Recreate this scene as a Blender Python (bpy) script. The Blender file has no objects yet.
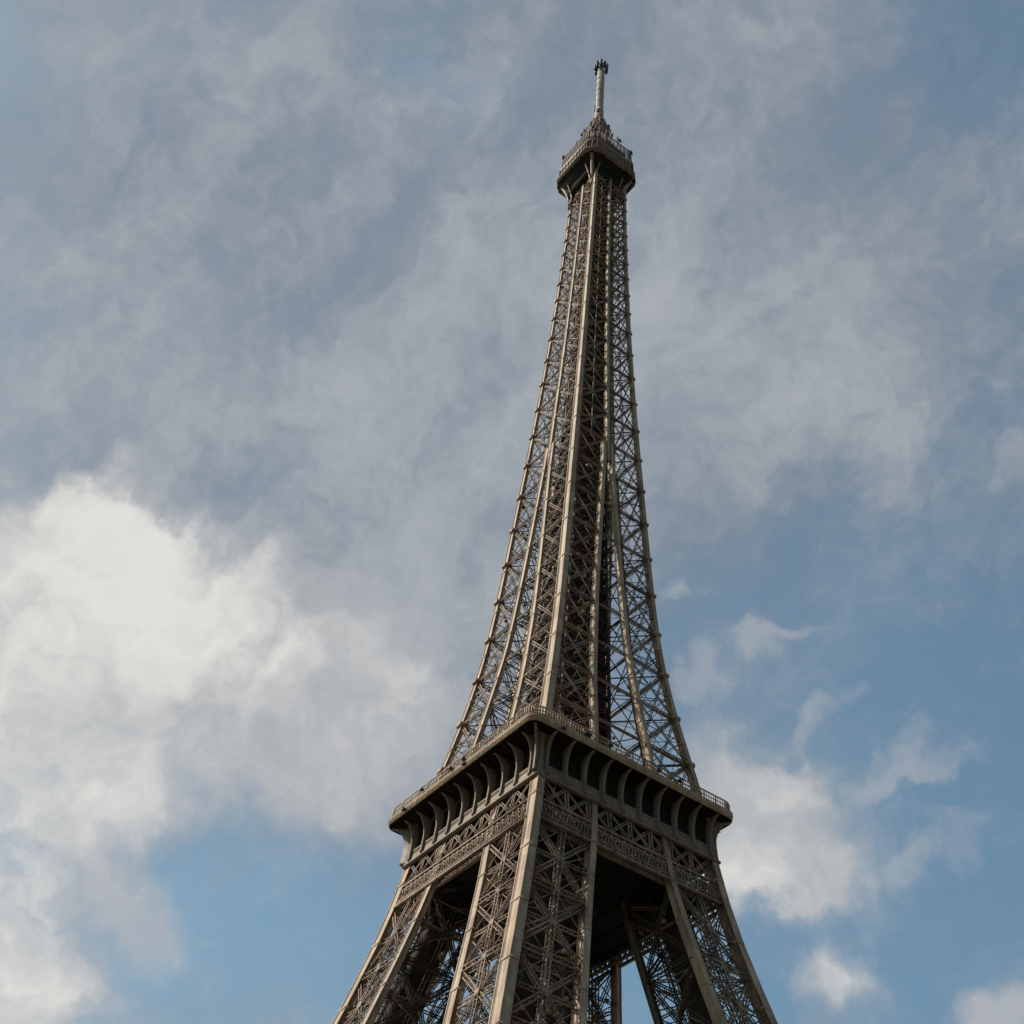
import bpy, math, random
import numpy as np
from mathutils import Matrix, Vector
random.seed(7)
SC = bpy.context.scene
COL = SC.collection

# ------------------------------------------------------------------ camera
cam_data = bpy.data.cameras.new('camera')
cam_data.sensor_width = 36.0
cam_data.lens = 50.833
cam_data.clip_start = 0.1
cam_data.clip_end = 20000.0
cam = bpy.data.objects.new('camera', cam_data)
COL.objects.link(cam)
CP = Vector((141.812, -102.7814, 1.7))
CR = Vector((0.59226, 0.80229, 0.07452))
CU = Vector((0.53779, -0.46248, 0.70490))
CF = Vector((-0.60000, 0.37741, 0.70538))
cam.matrix_world = Matrix(((CR.x, CU.x, -CF.x, CP.x), (CR.y, CU.y, -CF.y, CP.y), (CR.z, CU.z, -CF.z, CP.z), (0, 0, 0, 1)))
SC.camera = cam

# ------------------------------------------------------------------ daylight: sky with clouds, one sun
SUN_EL = math.radians(40.0)
SUN_DIR = Vector((-0.62, -0.78, 0)).normalized() * math.cos(SUN_EL) + Vector((0, 0, math.sin(SUN_EL)))
SUN_STRENGTH = 5.0
SKY_STRENGTH = 0.135
SC.view_settings.view_transform = 'Standard'
SC.view_settings.look = 'None'
SC.view_settings.exposure = 0.0
SC.view_settings.gamma = 1.0

# clouds, each by the direction in which it stands: direction x y z, long axis x y z, half sizes (radians)
CUMULUS = [
    (-0.7817,0.1419,0.6073, 0.297,0.941,0.160, 0.0968,0.0585),
    (-0.7555,0.2519,0.6048, 0.174,0.967,-0.188, 0.0944,0.0557),
    (-0.7457,0.1486,0.6495, 0.405,0.876,0.261, 0.0355,0.0253),
    (-0.7840,0.0915,0.6140, 0.344,0.888,0.304, 0.0496,0.0388),
    (-0.7576,0.3195,0.5692, 0.288,0.946,-0.150, 0.1082,0.0523),
    (-0.7257,0.3426,0.5967, 0.517,0.845,0.140, 0.0476,0.0470),
    (-0.7982,0.2136,0.5632, 0.400,0.888,0.228, 0.0715,0.0456),
    (-0.8738,0.1932,0.4463, 0.324,0.917,0.234, 0.0453,0.1009),
    (-0.8261,0.2304,0.5143, 0.388,0.896,0.218, 0.0318,0.0319),
    (-0.8919,0.2304,0.3891, 0.330,0.921,0.207, 0.0600,0.0263),
    (-0.8440,0.2723,0.4620, 0.254,0.961,-0.106, 0.0386,0.0243),
    (-0.5902,0.6078,0.5313, 0.765,0.632,0.124, 0.0456,0.0305),
    (-0.6017,0.5705,0.5591, 0.686,0.727,-0.006, 0.0298,0.0457),
    (-0.5843,0.6277,0.5144, 0.722,0.692,-0.028, 0.0256,0.0152),
    (-0.5645,0.5953,0.5718, 0.710,0.703,-0.033, 0.0261,0.0144),
    (-0.6014,0.6565,0.4553, 0.732,0.681,-0.020, 0.0375,0.0219),
    (-0.5197,0.7324,0.4398, 0.795,0.603,-0.067, 0.0263,0.0147),
]
WISPS = [
    (-0.5360,0.6302,0.5617, 0.828,0.524,0.199, 0.0517,0.0140),
    (-0.5445,0.5371,0.6442, 0.687,0.726,-0.028, 0.0121,0.0102),
    (-0.5357,0.5525,0.6385, 0.697,0.716,-0.038, 0.0160,0.0115),
    (-0.5174,0.5613,0.6459, 0.780,0.620,0.083, 0.0133,0.0074),
    (-0.5311,0.5416,0.6516, 0.693,0.720,-0.037, 0.0094,0.0081),
    (-0.5197,0.6725,0.5269, 0.852,0.462,0.247, 0.0537,0.0111),
    (-0.4071,0.5391,0.7374, 0.715,0.690,-0.112, 0.0322,0.0301),
    (-0.5560,0.4946,0.6680, 0.663,0.749,-0.005, 0.0095,0.0082),
    (-0.5075,0.6556,0.5592, 0.838,0.528,0.139, 0.0286,0.0076),
    (-0.5299,0.6048,0.5945, 0.840,0.274,0.468, 0.0266,0.0090),
    (-0.5709,0.5402,0.6183, 0.681,0.732,-0.014, 0.0235,0.0121),
]
BRIGHT = [
    (-0.7840,0.1363,0.6056, 0.321,0.924,0.205, 0.1029,0.0617),
    (-0.7491,0.2460,0.6151, 0.203,0.969,-0.143, 0.0673,0.0397),
    (-0.7427,0.1499,0.6527, 0.407,0.875,0.260, 0.0323,0.0226),
    (-0.8589,0.1827,0.4785, 0.331,0.912,0.243, 0.0397,0.0854),
    (-0.8901,0.2319,0.3923, 0.332,0.920,0.207, 0.0479,0.0234),
    (-0.6119,0.6002,0.5151, 0.698,0.716,-0.008, 0.0260,0.0192),
    (-0.6007,0.6560,0.4570, 0.732,0.681,-0.020, 0.0251,0.0146),
    (-0.8248,0.2290,0.5169, 0.388,0.895,0.219, 0.0228,0.0230),
]
VLIGHT = [
    (-0.6419,0.2511,0.7245, 0.517,0.840,0.165, 0.1305,0.0891),
    (-0.6799,0.0648,0.7304, 0.410,0.860,0.303, 0.0964,0.0786),
    (-0.5386,0.0297,0.8421, 0.481,0.832,0.277, 0.1475,0.0373),
    (-0.4620,0.3752,0.8036, 0.636,0.772,0.003, 0.0940,0.0954),
    (-0.6813,0.3651,0.6345, 0.551,0.826,0.114, 0.1032,0.0814),
    (-0.3847,0.5364,0.7512, 0.717,0.686,-0.125, 0.0938,0.0600),
]
VEIL = [
    (-0.5691,0.1273,0.8123, 0.502,0.837,0.218, 0.2808,0.2210),
    (-0.6341,0.2446,0.7336, 0.518,0.839,0.166, 0.1785,0.1505),
    (-0.3686,0.4003,0.8390, 0.663,0.746,-0.066, 0.2348,0.2010),
    (-0.5103,0.4165,0.7524, 0.641,0.768,0.007, 0.1733,0.1375),
    (-0.6845,0.3681,0.6292, 0.551,0.827,0.113, 0.1374,0.1341),
]
CLEAR = [
    (-0.8075,0.3631,0.4649, 0.476,0.867,0.146, 0.0985,0.0436),
    (-0.4750,0.6055,0.6386, 0.638,0.736,-0.226, 0.1353,0.0795),
    (-0.6571,0.5610,0.5035, 0.661,0.750,0.024, 0.0915,0.0754),
    (-0.4855,0.6694,0.5623, 0.768,0.634,-0.094, 0.0669,0.0570),
    (-0.5549,0.6757,0.4852, 0.756,0.653,-0.049, 0.0612,0.0368),
    (-0.8508,0.2213,0.4767, -0.127,0.792,-0.598, 0.0193,0.0149),
    (-0.2108,0.4575,0.8639, 0.690,0.695,-0.201, 0.0757,0.0737),
    (-0.4487,0.1907,0.8731, 0.572,0.812,0.115, 0.0463,0.0320),
]


def build_world():
    world = bpy.data.worlds.new('World')
    SC.world = world
    world.use_nodes = True
    nt = world.node_tree
    nt.nodes.clear()
    N, L = nt.nodes.new, nt.links.new

    def put(sock, v):
        if isinstance(v, bpy.types.NodeSocket):
            L(v, sock)
        else:
            sock.default_value = v

    def mth(op, a, b=0.0, c=None, clamp=False):
        n = N('ShaderNodeMath'); n.operation = op; n.use_clamp = clamp
        put(n.inputs[0], a); put(n.inputs[1], b)
        if c is not None: put(n.inputs[2], c)
        return n.outputs[0]

    def vm(op, a, b):
        n = N('ShaderNodeVectorMath'); n.operation = op
        put(n.inputs[0], a); put(n.inputs[1], b)
        return n.outputs['Value'] if op in ('DOT_PRODUCT', 'LENGTH') else n.outputs[0]

    def noise(vec, scale, detail, rough=0.5, lac=2.0, dist=0.0):
        n = N('ShaderNodeTexNoise'); n.noise_dimensions = '3D'
        L(vec, n.inputs['Vector'])
        n.inputs['Scale'].default_value = scale; n.inputs['Detail'].default_value = detail
        n.inputs['Roughness'].default_value = rough; n.inputs['Lacunarity'].default_value = lac
        n.inputs['Distortion'].default_value = dist
        return n

    def ramp(v, lo, hi, a=0.0, b=1.0):
        n = N('ShaderNodeMapRange'); n.interpolation_type = 'SMOOTHSTEP'
        put(n.inputs['Value'], v)
        n.inputs['From Min'].default_value = lo; n.inputs['From Max'].default_value = hi
        n.inputs['To Min'].default_value = a; n.inputs['To Max'].default_value = b
        return n.outputs['Result']

    def mixc(f, a, b):
        n = N('ShaderNodeMix'); n.data_type = 'RGBA'
        put(n.inputs['Factor'], f)
        for i, v in ((6, a), (7, b)):
            put(n.inputs[i], v if isinstance(v, bpy.types.NodeSocket) else (*v, 1.0))
        return n.outputs[2]

    tc = N('ShaderNodeTexCoord')
    d = vm('NORMALIZE', tc.outputs['Generated'], (0, 0, 0))
    # a gentle warp shared by all layers, so that outlines billow
    w1 = noise(d, 9.0, 3.0)
    w1v = vm('SCALE', vm('SUBTRACT', w1.outputs['Color'], (0.5, 0.5, 0.5)), (0, 0, 0))
    w1v.node.inputs['Scale'].default_value = 0.10
    w2 = noise(d, 34.0, 4.0, 0.55)
    w2v = vm('SCALE', vm('SUBTRACT', w2.outputs['Color'], (0.5, 0.5, 0.5)), (0, 0, 0))
    w2v.node.inputs['Scale'].default_value = 0.045
    dw = vm('ADD', vm('ADD', d, w1v), w2v)

    def field(blobs, src, soft):
        tot = None
        for (x, y, z, ex, ey, ez, a, b) in blobs:
            c = Vector((x, y, z)); e1 = Vector((ex, ey, ez)); e1 = (e1 - c * e1.dot(c)).normalized(); e2 = c.cross(e1)
            df = vm('SUBTRACT', src, (x, y, z))
            p = mth('MULTIPLY', vm('DOT_PRODUCT', df, tuple(e1)), 1.0 / a)
            q = mth('MULTIPLY', vm('DOT_PRODUCT', df, tuple(e2)), 1.0 / b)
            rr = mth('ADD', mth('MULTIPLY', p, p), mth('MULTIPLY', q, q))
            g = mth('POWER', 2.718, mth('MULTIPLY', rr, -soft))
            tot = g if tot is None else mth('ADD', tot, g)
        return mth('MINIMUM', tot, 1.25)

    cum = field(CUMULUS, dw, 0.75)
    vlight = field(VLIGHT, dw, 0.8)
    bright = field(BRIGHT, dw, 0.8)
    veilb = field(VEIL, dw, 0.8)
    clear = field(CLEAR, dw, 0.9)

    # the veil is combed along one direction
    ax = vm('DOT_PRODUCT', dw, (0.83, 0.17, 0.53))
    sc_ = vm('SCALE', (0.83, 0.17, 0.53), (0, 0, 0)); L(mth('MULTIPLY', ax, 0.55), sc_.node.inputs['Scale'])
    dv = vm('SUBTRACT', dw, sc_)
    v_mid = noise(dv, 16.0, 7.0, 0.55).outputs['Fac']
    n_big = noise(dv, 7.0, 6.0, 0.5).outputs['Fac']
    n_mid = noise(dw, 19.0, 7.0, 0.52).outputs['Fac']
    n_fin = noise(dw, 60.0, 5.0, 0.55).outputs['Fac']

    # cumulus cover
    cd = mth('ADD', cum, mth('MULTIPLY', mth('SUBTRACT', n_mid, 0.5), 1.25))
    cd = mth('ADD', cd, mth('MULTIPLY', mth('SUBTRACT', n_fin, 0.5), 0.22))
    cover = ramp(cd, 0.05, 1.25, 0.0, 0.92)
    crisp = mth('MULTIPLY', ramp(cd, 0.40, 0.95), ramp(bright, 0.15, 0.8))
    cover = mth('MAXIMUM', cover, mth('MULTIPLY', crisp, 0.60))
    wisp = field(WISPS, dw, 0.75)
    wd = mth('ADD', wisp, mth('ADD', mth('MULTIPLY', mth('SUBTRACT', n_mid, 0.5), 1.3), mth('MULTIPLY', mth('SUBTRACT', n_fin, 0.5), 0.8)))
    cover = mth('MAXIMUM', cover, ramp(wd, 0.1, 1.4, 0.0, 0.52))
    # veil cover
    vd = mth('ADD', mth('MULTIPLY', veilb, 0.55), mth('MULTIPLY', mth('SUBTRACT', n_big, 0.5), 1.3))
    vd = mth('ADD', vd, mth('MULTIPLY', mth('SUBTRACT', v_mid, 0.5), 0.75))
    vd = mth('ADD', vd, mth('MULTIPLY', mth('SUBTRACT', n_fin, 0.5), 0.35))
    vd = mth('SUBTRACT', vd, mth('MULTIPLY', clear, 0.42))
    veil = ramp(vd, -0.36, 0.74, 0.20, 0.95)

    sky = N('ShaderNodeTexSky'); sky.sky_type = 'NISHITA'; sky.sun_disc = False
    sky.sun_elevation = SUN_EL
    sky.sun_rotation = math.atan2(SUN_DIR.x, SUN_DIR.y)
    sky.air_density = 1.0; sky.dust_density = 2.5; sky.ozone_density = 2.0
    bg_sky = N('ShaderNodeBackground'); 
    wb = N('ShaderNodeVectorMath'); wb.operation = 'MULTIPLY'; L(sky.outputs[0], wb.inputs[0]); wb.inputs[1].default_value = (0.92, 1.17, 1.04)   # white balance
    L(wb.outputs[0], bg_sky.inputs[0]); bg_sky.inputs[1].default_value = SKY_STRENGTH

    veil_lum = ramp(mth('ADD', mth('MULTIPLY', vlight, 0.40), mth('ADD', mth('MULTIPLY', mth('SUBTRACT', n_big, 0.5), 1.3), mth('ADD', mth('MULTIPLY', mth('SUBTRACT', v_mid, 0.5), 1.55), mth('MULTIPLY', mth('SUBTRACT', n_fin, 0.5), 0.7)))), -0.35, 1.0)
    veil_col = mixc(veil_lum, VEIL_DARK, VEIL_LIGHT)
    bg_veil = N('ShaderNodeBackground'); L(veil_col, bg_veil.inputs[0]); bg_veil.inputs[1].default_value = 1.0

    # light on the billows: density here less density a little nearer the sun
    dsun = vm('ADD', dw, tuple(SUN_DIR * 0.016))
    relief = mth('SUBTRACT', n_mid, noise(dsun, 19.0, 7.0, 0.52).outputs['Fac'])
    bl0 = mth('MULTIPLY', relief, 0.9)
    bl = mth('ADD', mth('MULTIPLY', bright, 0.70), mth('MULTIPLY', mth('SUBTRACT', n_mid, 0.5), 0.8))
    bl = mth('ADD', bl, mth('MULTIPLY', ramp(cd, 0.5, 1.4), 0.25))
    bl = mth('ADD', bl, bl0)
    cum_col = mixc(ramp(bl, 0.0, 1.38), CLOUD_DARK, CLOUD_LIGHT)
    bg_cum = N('ShaderNodeBackground'); L(cum_col, bg_cum.inputs[0]); bg_cum.inputs[1].default_value = 1.0

    m1 = N('ShaderNodeMixShader'); L(veil, m1.inputs[0]); L(bg_sky.outputs[0], m1.inputs[1]); L(bg_veil.outputs[0], m1.inputs[2])
    m2 = N('ShaderNodeMixShader'); L(cover, m2.inputs[0]); L(m1.outputs[0], m2.inputs[1]); L(bg_cum.outputs[0], m2.inputs[2])
    out = N('ShaderNodeOutputWorld'); L(m2.outputs[0], out.inputs[0])

VEIL_DARK = (0.210, 0.252, 0.312)
VEIL_LIGHT = (0.405, 0.432, 0.458)
CLOUD_DARK = (0.45, 0.465, 0.485)
CLOUD_LIGHT = (0.80, 0.78, 0.735)
build_world()

sun_data = bpy.data.lights.new('sun', 'SUN')
sun_data.energy = SUN_STRENGTH
sun_data.angle = math.radians(1.0)
sun_data.color = (1.0, 0.935, 0.84)
sun = bpy.data.objects.new('sun', sun_data)
COL.objects.link(sun)
sun.rotation_euler = SUN_DIR.to_track_quat('Z', 'Y').to_euler()

# ------------------------------------------------------------------ materials
def new_mat(name):
    m = bpy.data.materials.new(name); m.use_nodes = True
    nt = m.node_tree
    return m, nt, nt.nodes['Principled BSDF']

def paint(name, base, dark, rough=0.55, metallic=0.0, scale=0.35, streak=True, spec=0.30, rust=0.75):
    """aged iron paint: soft patches, rain streaks running down, fine grain"""
    m, nt, b = new_mat(name)
    N, L = nt.nodes.new, nt.links.new
    tc = N('ShaderNodeTexCoord')
    n1 = N('ShaderNodeTexNoise'); n1.inputs['Scale'].default_value = scale; n1.inputs['Detail'].default_value = 6
    L(tc.outputs['Object'], n1.inputs['Vector'])
    mp = N('ShaderNodeMapping'); mp.inputs['Scale'].default_value = (1.6, 1.6, 0.09)
    L(tc.outputs['Object'], mp.inputs['Vector'])
    n2 = N('ShaderNodeTexNoise'); n2.inputs['Scale'].default_value = 1.0; n2.inputs['Detail'].default_value = 5
    L(mp.outputs[0], n2.inputs['Vector'])
    n3 = N('ShaderNodeTexNoise'); n3.inputs['Scale'].default_value = 3.2; n3.inputs['Detail'].default_value = 5; n3.inputs['Roughness'].default_value = 0.65
    L(tc.outputs['Object'], n3.inputs['Vector'])
    a = N('ShaderNodeMath'); a.operation = 'ADD'; L(n1.outputs['Fac'], a.inputs[0]); L(n3.outputs['Fac'], a.inputs[1])
    a2 = N('ShaderNodeMath'); a2.operation = 'ADD'; L(a.outputs[0], a2.inputs[0])
    if streak: L(n2.outputs['Fac'], a2.inputs[1])
    else: a2.inputs[1].default_value = 0.5
    r = N('ShaderNodeMapRange'); L(a2.outputs[0], r.inputs['Value'])
    r.inputs['From Min'].default_value = 1.15; r.inputs['From Max'].default_value = 1.8
    mx = N('ShaderNodeMix'); mx.data_type = 'RGBA'
    L(r.outputs[0], mx.inputs['Factor']); mx.inputs[6].default_value = (*dark, 1); mx.inputs[7].default_value = (*base, 1)
    n4 = N('ShaderNodeTexNoise'); n4.inputs['Scale'].default_value = 0.55; n4.inputs['Detail'].default_value = 8; n4.inputs['Roughness'].default_value = 0.7
    mp4 = N('ShaderNodeMapping'); mp4.inputs['Location'].default_value = (31.0, 7.0, 3.0); mp4.inputs['Scale'].default_value = (1, 1, 0.45)
    L(tc.outputs['Object'], mp4.inputs['Vector']); L(mp4.outputs[0], n4.inputs['Vector'])
    r4 = N('ShaderNodeMapRange'); L(n4.outputs['Fac'], r4.inputs['Value'])
    r4.inputs['From Min'].default_value = 0.48; r4.inputs['From Max'].default_value = 0.70; r4.inputs['To Max'].default_value = rust
    mx4 = N('ShaderNodeMix'); mx4.data_type = 'RGBA'
    L(r4.outputs[0], mx4.inputs['Factor']); L(mx.outputs[2], mx4.inputs[6]); mx4.inputs[7].default_value = (dark[0] * 1.25, dark[1] * 0.85, dark[2] * 0.75, 1)
    sp = N('ShaderNodeSeparateXYZ'); L(tc.outputs['Object'], sp.inputs[0])
    vz = N('ShaderNodeMath'); vz.operation = 'SNAP'; L(sp.outputs['Z'], vz.inputs[0]); vz.inputs[1].default_value = 2.7
    oi = N('ShaderNodeObjectInfo')
    va = N('ShaderNodeMath'); va.operation = 'MULTIPLY_ADD'; L(oi.outputs['Random'], va.inputs[0]); va.inputs[1].default_value = 97.0; L(vz.outputs[0], va.inputs[2])
    wn = N('ShaderNodeTexWhiteNoise'); wn.noise_dimensions = '1D'; L(va.outputs[0], wn.inputs['W'])
    pr = N('ShaderNodeMapRange'); L(wn.outputs['Value'], pr.inputs['Value']); pr.inputs['To Min'].default_value = 0.80; pr.inputs['To Max'].default_value = 1.10
    pm = N('ShaderNodeVectorMath'); pm.operation = 'SCALE'; L(mx4.outputs[2], pm.inputs[0]); L(pr.outputs[0], pm.inputs['Scale'])
    L(pm.outputs[0], b.inputs['Base Color'])
    rr = N('ShaderNodeMapRange'); L(n3.outputs['Fac'], rr.inputs['Value'])
    rr.inputs['To Min'].default_value = rough - 0.12; rr.inputs['To Max'].default_value = rough + 0.18
    L(rr.outputs[0], b.inputs['Roughness'])
    b.inputs['Metallic'].default_value = metallic
    b.inputs['Specular IOR Level'].default_value = spec
    return m

M_IRON = paint('iron_paint', (0.425, 0.308, 0.202), (0.215, 0.145, 0.093))
M_BRACE = paint('brace_paint', (0.335, 0.228, 0.153), (0.115, 0.075, 0.049))
M_PLATE = paint('plate_paint', (0.205, 0.143, 0.092), (0.090, 0.060, 0.039), scale=0.2)
M_INNER_SHADE = paint('inner_shade_paint', (0.105, 0.078, 0.055), (0.050, 0.036, 0.026), spec=0.15)  # interior steelwork: shade inside the tower put into a darker base colour
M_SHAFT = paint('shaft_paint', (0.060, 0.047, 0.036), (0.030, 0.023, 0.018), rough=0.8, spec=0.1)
M_UNDER_SHADE = paint('underside_shade', (0.026, 0.022, 0.018), (0.014, 0.012, 0.010), rough=0.8, spec=0.05)  # shade under decks and in recesses, painted as a near-black base colour
M_MAST = paint('mast_paint', (0.330, 0.295, 0.235), (0.200, 0.175, 0.135), scale=0.8)
M_EQUIP = paint('equipment_grey', (0.060, 0.062, 0.066), (0.030, 0.030, 0.032), rough=0.5, streak=False)
M_STONE = paint('pedestal_stone', (0.42, 0.38, 0.31), (0.30, 0.27, 0.22), rough=0.85)

def ground_mat():
    m, nt, b = new_mat('gravel_ground')
    N, L = nt.nodes.new, nt.links.new
    tc = N('ShaderNodeTexCoord')
    n1 = N('ShaderNodeTexNoise'); n1.inputs['Scale'].default_value = 0.02; n1.inputs['Detail'].default_value = 8
    L(tc.outputs['Object'], n1.inputs['Vector'])
    mx = N('ShaderNodeMix'); mx.data_type = 'RGBA'
    L(n1.outputs['Fac'], mx.inputs['Factor']); mx.inputs[6].default_value = (0.040, 0.045, 0.028, 1); mx.inputs[7].default_value = (0.12, 0.105, 0.080, 1)
    L(mx.outputs[2], b.inputs['Base Color']); b.inputs['Roughness'].default_value = 0.95
    return m
M_GROUND = ground_mat()

# ------------------------------------------------------------------ mesh builder
class MB:
    """collects bars, boxes and lofts; build() links them as ONE mesh object"""
    def __init__(s):
        s.A = []; s.B = []; s.U = []; s.W = []; s.H = []
        s.v = []; s.f = []
    def bar(s, a, b, w, h=None, up=(0, 0, 1)):
        s.A.append(a); s.B.append(b); s.U.append(up); s.W.append(w); s.H.append(h or w)
    def poly(s, verts, faces):
        o = len(s.v); s.v.extend(tuple(map(float, p)) for p in verts); s.f.extend(tuple(i + o for i in f) for f in faces)
    def box(s, x0, y0, z0, x1, y1, z1):
        s.poly([(x0, y0, z0), (x1, y0, z0), (x1, y1, z0), (x0, y1, z0), (x0, y0, z1), (x1, y0, z1), (x1, y1, z1), (x0, y1, z1)],
               [(0, 3, 2, 1), (4, 5, 6, 7), (0, 1, 5, 4), (1, 2, 6, 5), (2, 3, 7, 6), (3, 0, 4, 7)])
    def girder(s, a, b, width, nrm, t=0.16, lace=0.09, pitch=None):
        """flat lattice girder: two rails and zigzag lacing, lying in the plane whose normal is nrm"""
        a = np.array(a, float); b = np.array(b, float); n = np.array(nrm, float)
        d = b - a; l = np.linalg.norm(d)
        if l < 1e-3: return
        d /= l; q = np.cross(n, d); q /= np.linalg.norm(q)
        o = q * width / 2
        s.bar(a + o, b + o, t, t, nrm); s.bar(a - o, b - o, t, t, nrm)
        k = max(2, int(round(l / (pitch or width * 1.1))))
        for i in range(k):
            p0 = a + d * l * i / k; p1 = a + d * l * (i + 1) / k
            sg = 1 if i % 2 else -1
            s.bar(p0 + o * sg, p1 - o * sg, lace, lace * 0.5, nrm)
    def box_girder(s, a, b, width, depth, nrm, t=0.15, lace=0.08):
        a = np.array(a, float); b = np.array(b, float); n = np.array(nrm, float); n = n / np.linalg.norm(n)
        for sg in (-0.5, 0.5):
            s.girder(a + n * depth * sg, b + n * depth * sg, width, nrm, t, lace)
        d = b - a; l = np.linalg.norm(d); d /= l; q = np.cross(n, d); q /= np.linalg.norm(q)
        k = max(2, int(round(l / (depth * 1.6))))
        for sg in (-0.5, 0.5):
            for i in range(k):
                p0 = a + d * l * i / k + q * width * sg; p1 = a + d * l * (i + 1) / k + q * width * sg
                e = n * depth / 2 * (1 if i % 2 else -1)
                s.bar(p0 + e, p1 - e, lace, lace * 0.5, q)
    def loft(s, rings, close=True, cap0=False, cap1=False):
        n = len(rings[0]); vs = [p for r in rings for p in r]; fs = []
        for i in range(len(rings) - 1):
            for j in range(n if close else n - 1):
                k = (j + 1) % n
                fs.append((i * n + j, i * n + k, (i + 1) * n + k, (i + 1) * n + j))
        if cap0: fs.append(tuple(range(n - 1, -1, -1)))
        if cap1: fs.append(tuple((len(rings) - 1) * n + j for j in range(n)))
        s.poly(vs, fs)
    def build(s, name, mat, parent=None, smooth=False):
        V = []; F4 = []
        if s.A:
            A = np.array(s.A, float); B = np.array(s.B, float); U = np.array(s.U, float)
            W = np.array(s.W, float)[:, None] / 2; H = np.array(s.H, float)[:, None] / 2
            d = B - A; d /= np.linalg.norm(d, axis=1, keepdims=True) + 1e-12
            par = np.abs((d * U).sum(1)) / (np.linalg.norm(U, axis=1) + 1e-12) > 0.98
            U[par] = (1.0, 0.013, 0.0)
            x = np.cross(d, U); x /= np.linalg.norm(x, axis=1, keepdims=True) + 1e-12
            y = np.cross(x, d)
            vs = np.stack([P + sx * x * W + sy * y * H for P in (A, B) for sx, sy in ((-1, -1), (1, -1), (1, 1), (-1, 1))], 1)
            V = vs.reshape(-1, 3)
            q = np.array([(0, 3, 2, 1), (4, 5, 6, 7), (0, 1, 5, 4), (1, 2, 6, 5), (2, 3, 7, 6), (3, 0, 4, 7)])
            F4 = (q[None] + 8 * np.arange(len(A))[:, None, None]).reshape(-1, 4)
        nb = len(V)
        me = bpy.data.meshes.new(name)
        verts = np.concatenate([np.array(V, float).reshape(-1, 3), np.array(s.v, float).reshape(-1, 3)])
        loops = []; starts = []; pos = 0
        l1 = np.array(F4, int).reshape(-1)
        st = list(range(0, len(l1), 4)); pos = len(l1)
        ext = []
        for f in s.f:
            st.append(pos); pos += len(f); ext.extend(i + nb for i in f)
        allL = np.concatenate([l1, np.array(ext, int)]).astype(np.int32)
        me.vertices.add(len(verts)); me.vertices.foreach_set('co', verts.astype(np.float32).ravel())
        me.loops.add(len(allL)); me.loops.foreach_set('vertex_index', allL)
        me.polygons.add(len(st)); me.polygons.foreach_set('loop_start', np.array(st, np.int32))
        me.update(calc_edges=True); me.validate()
        if smooth:
            for p in me.polygons: p.use_smooth = True
        me.materials.append(mat)
        o = bpy.data.objects.new(name, me); COL.objects.link(o)
        if parent: o.parent = parent
        return o

# ------------------------------------------------------------------ the ground
g = MB()
R = 6000.0
ring = [(R * math.cos(2 * math.pi * i / 96), R * math.sin(2 * math.pi * i / 96), 0.0) for i in range(96)]
g.poly(ring, [tuple(range(96))])
ground = g.build('ground', M_GROUND)
ground['kind'] = 'structure'; ground['label'] = 'sandy gravel ground spreading flat around the foot of the tower'; 

# ------------------------------------------------------------------ profile of the tower
ZW = [0, 20, 40, 60, 66, 72, 78, 84, 90, 96, 102, 108, 114, 120, 126, 132, 138, 144, 150, 156, 162, 168, 174, 180, 186, 192, 198, 204, 210, 216, 222, 228, 234, 240, 246, 252, 258, 264, 270, 277, 300]
WW = [47, 38.5, 31.6, 26.25, 24.85, 23.46, 22.02, 20.48, 18.95, 17.54, 16.35, 15.42, 14.85, 14.05, 12.98, 11.95, 11.05, 10.29, 9.76, 9.34, 8.97, 8.63, 8.3, 7.97, 7.64, 7.32, 7.02, 6.73, 6.45, 6.19, 5.94, 5.72, 5.51, 5.31, 5.13, 4.97, 4.81, 4.66, 4.52, 4.45, 4.45]
ZG = [0, 57, 66, 74, 82, 91, 101, 110, 121, 133, 142, 164, 182, 188, 300]
GG = [33.5, 16.3, 13.2, 11.6, 10.0, 8.1, 6.1, 5.2, 4.5, 3.6, 2.8, 1.55, 0.6, 0.42, 0.42]
def w(z): return float(np.interp(z, ZW, WW))
def gap(z): return float(np.interp(z, ZG, GG))
Z_MERGE = 188.0
def csize(z): return float(np.interp(z, [0, 66, 100, 120, 175, 277], [1.9, 1.6, 1.35, 1.2, 1.0, 0.72]))

tower = bpy.data.objects.new('lattice_tower', None)
COL.objects.link(tower)
tower['label'] = 'very tall brown wrought iron lattice tower tapering to a mast against the cloudy sky'
tower['category'] = 'tower'

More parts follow.
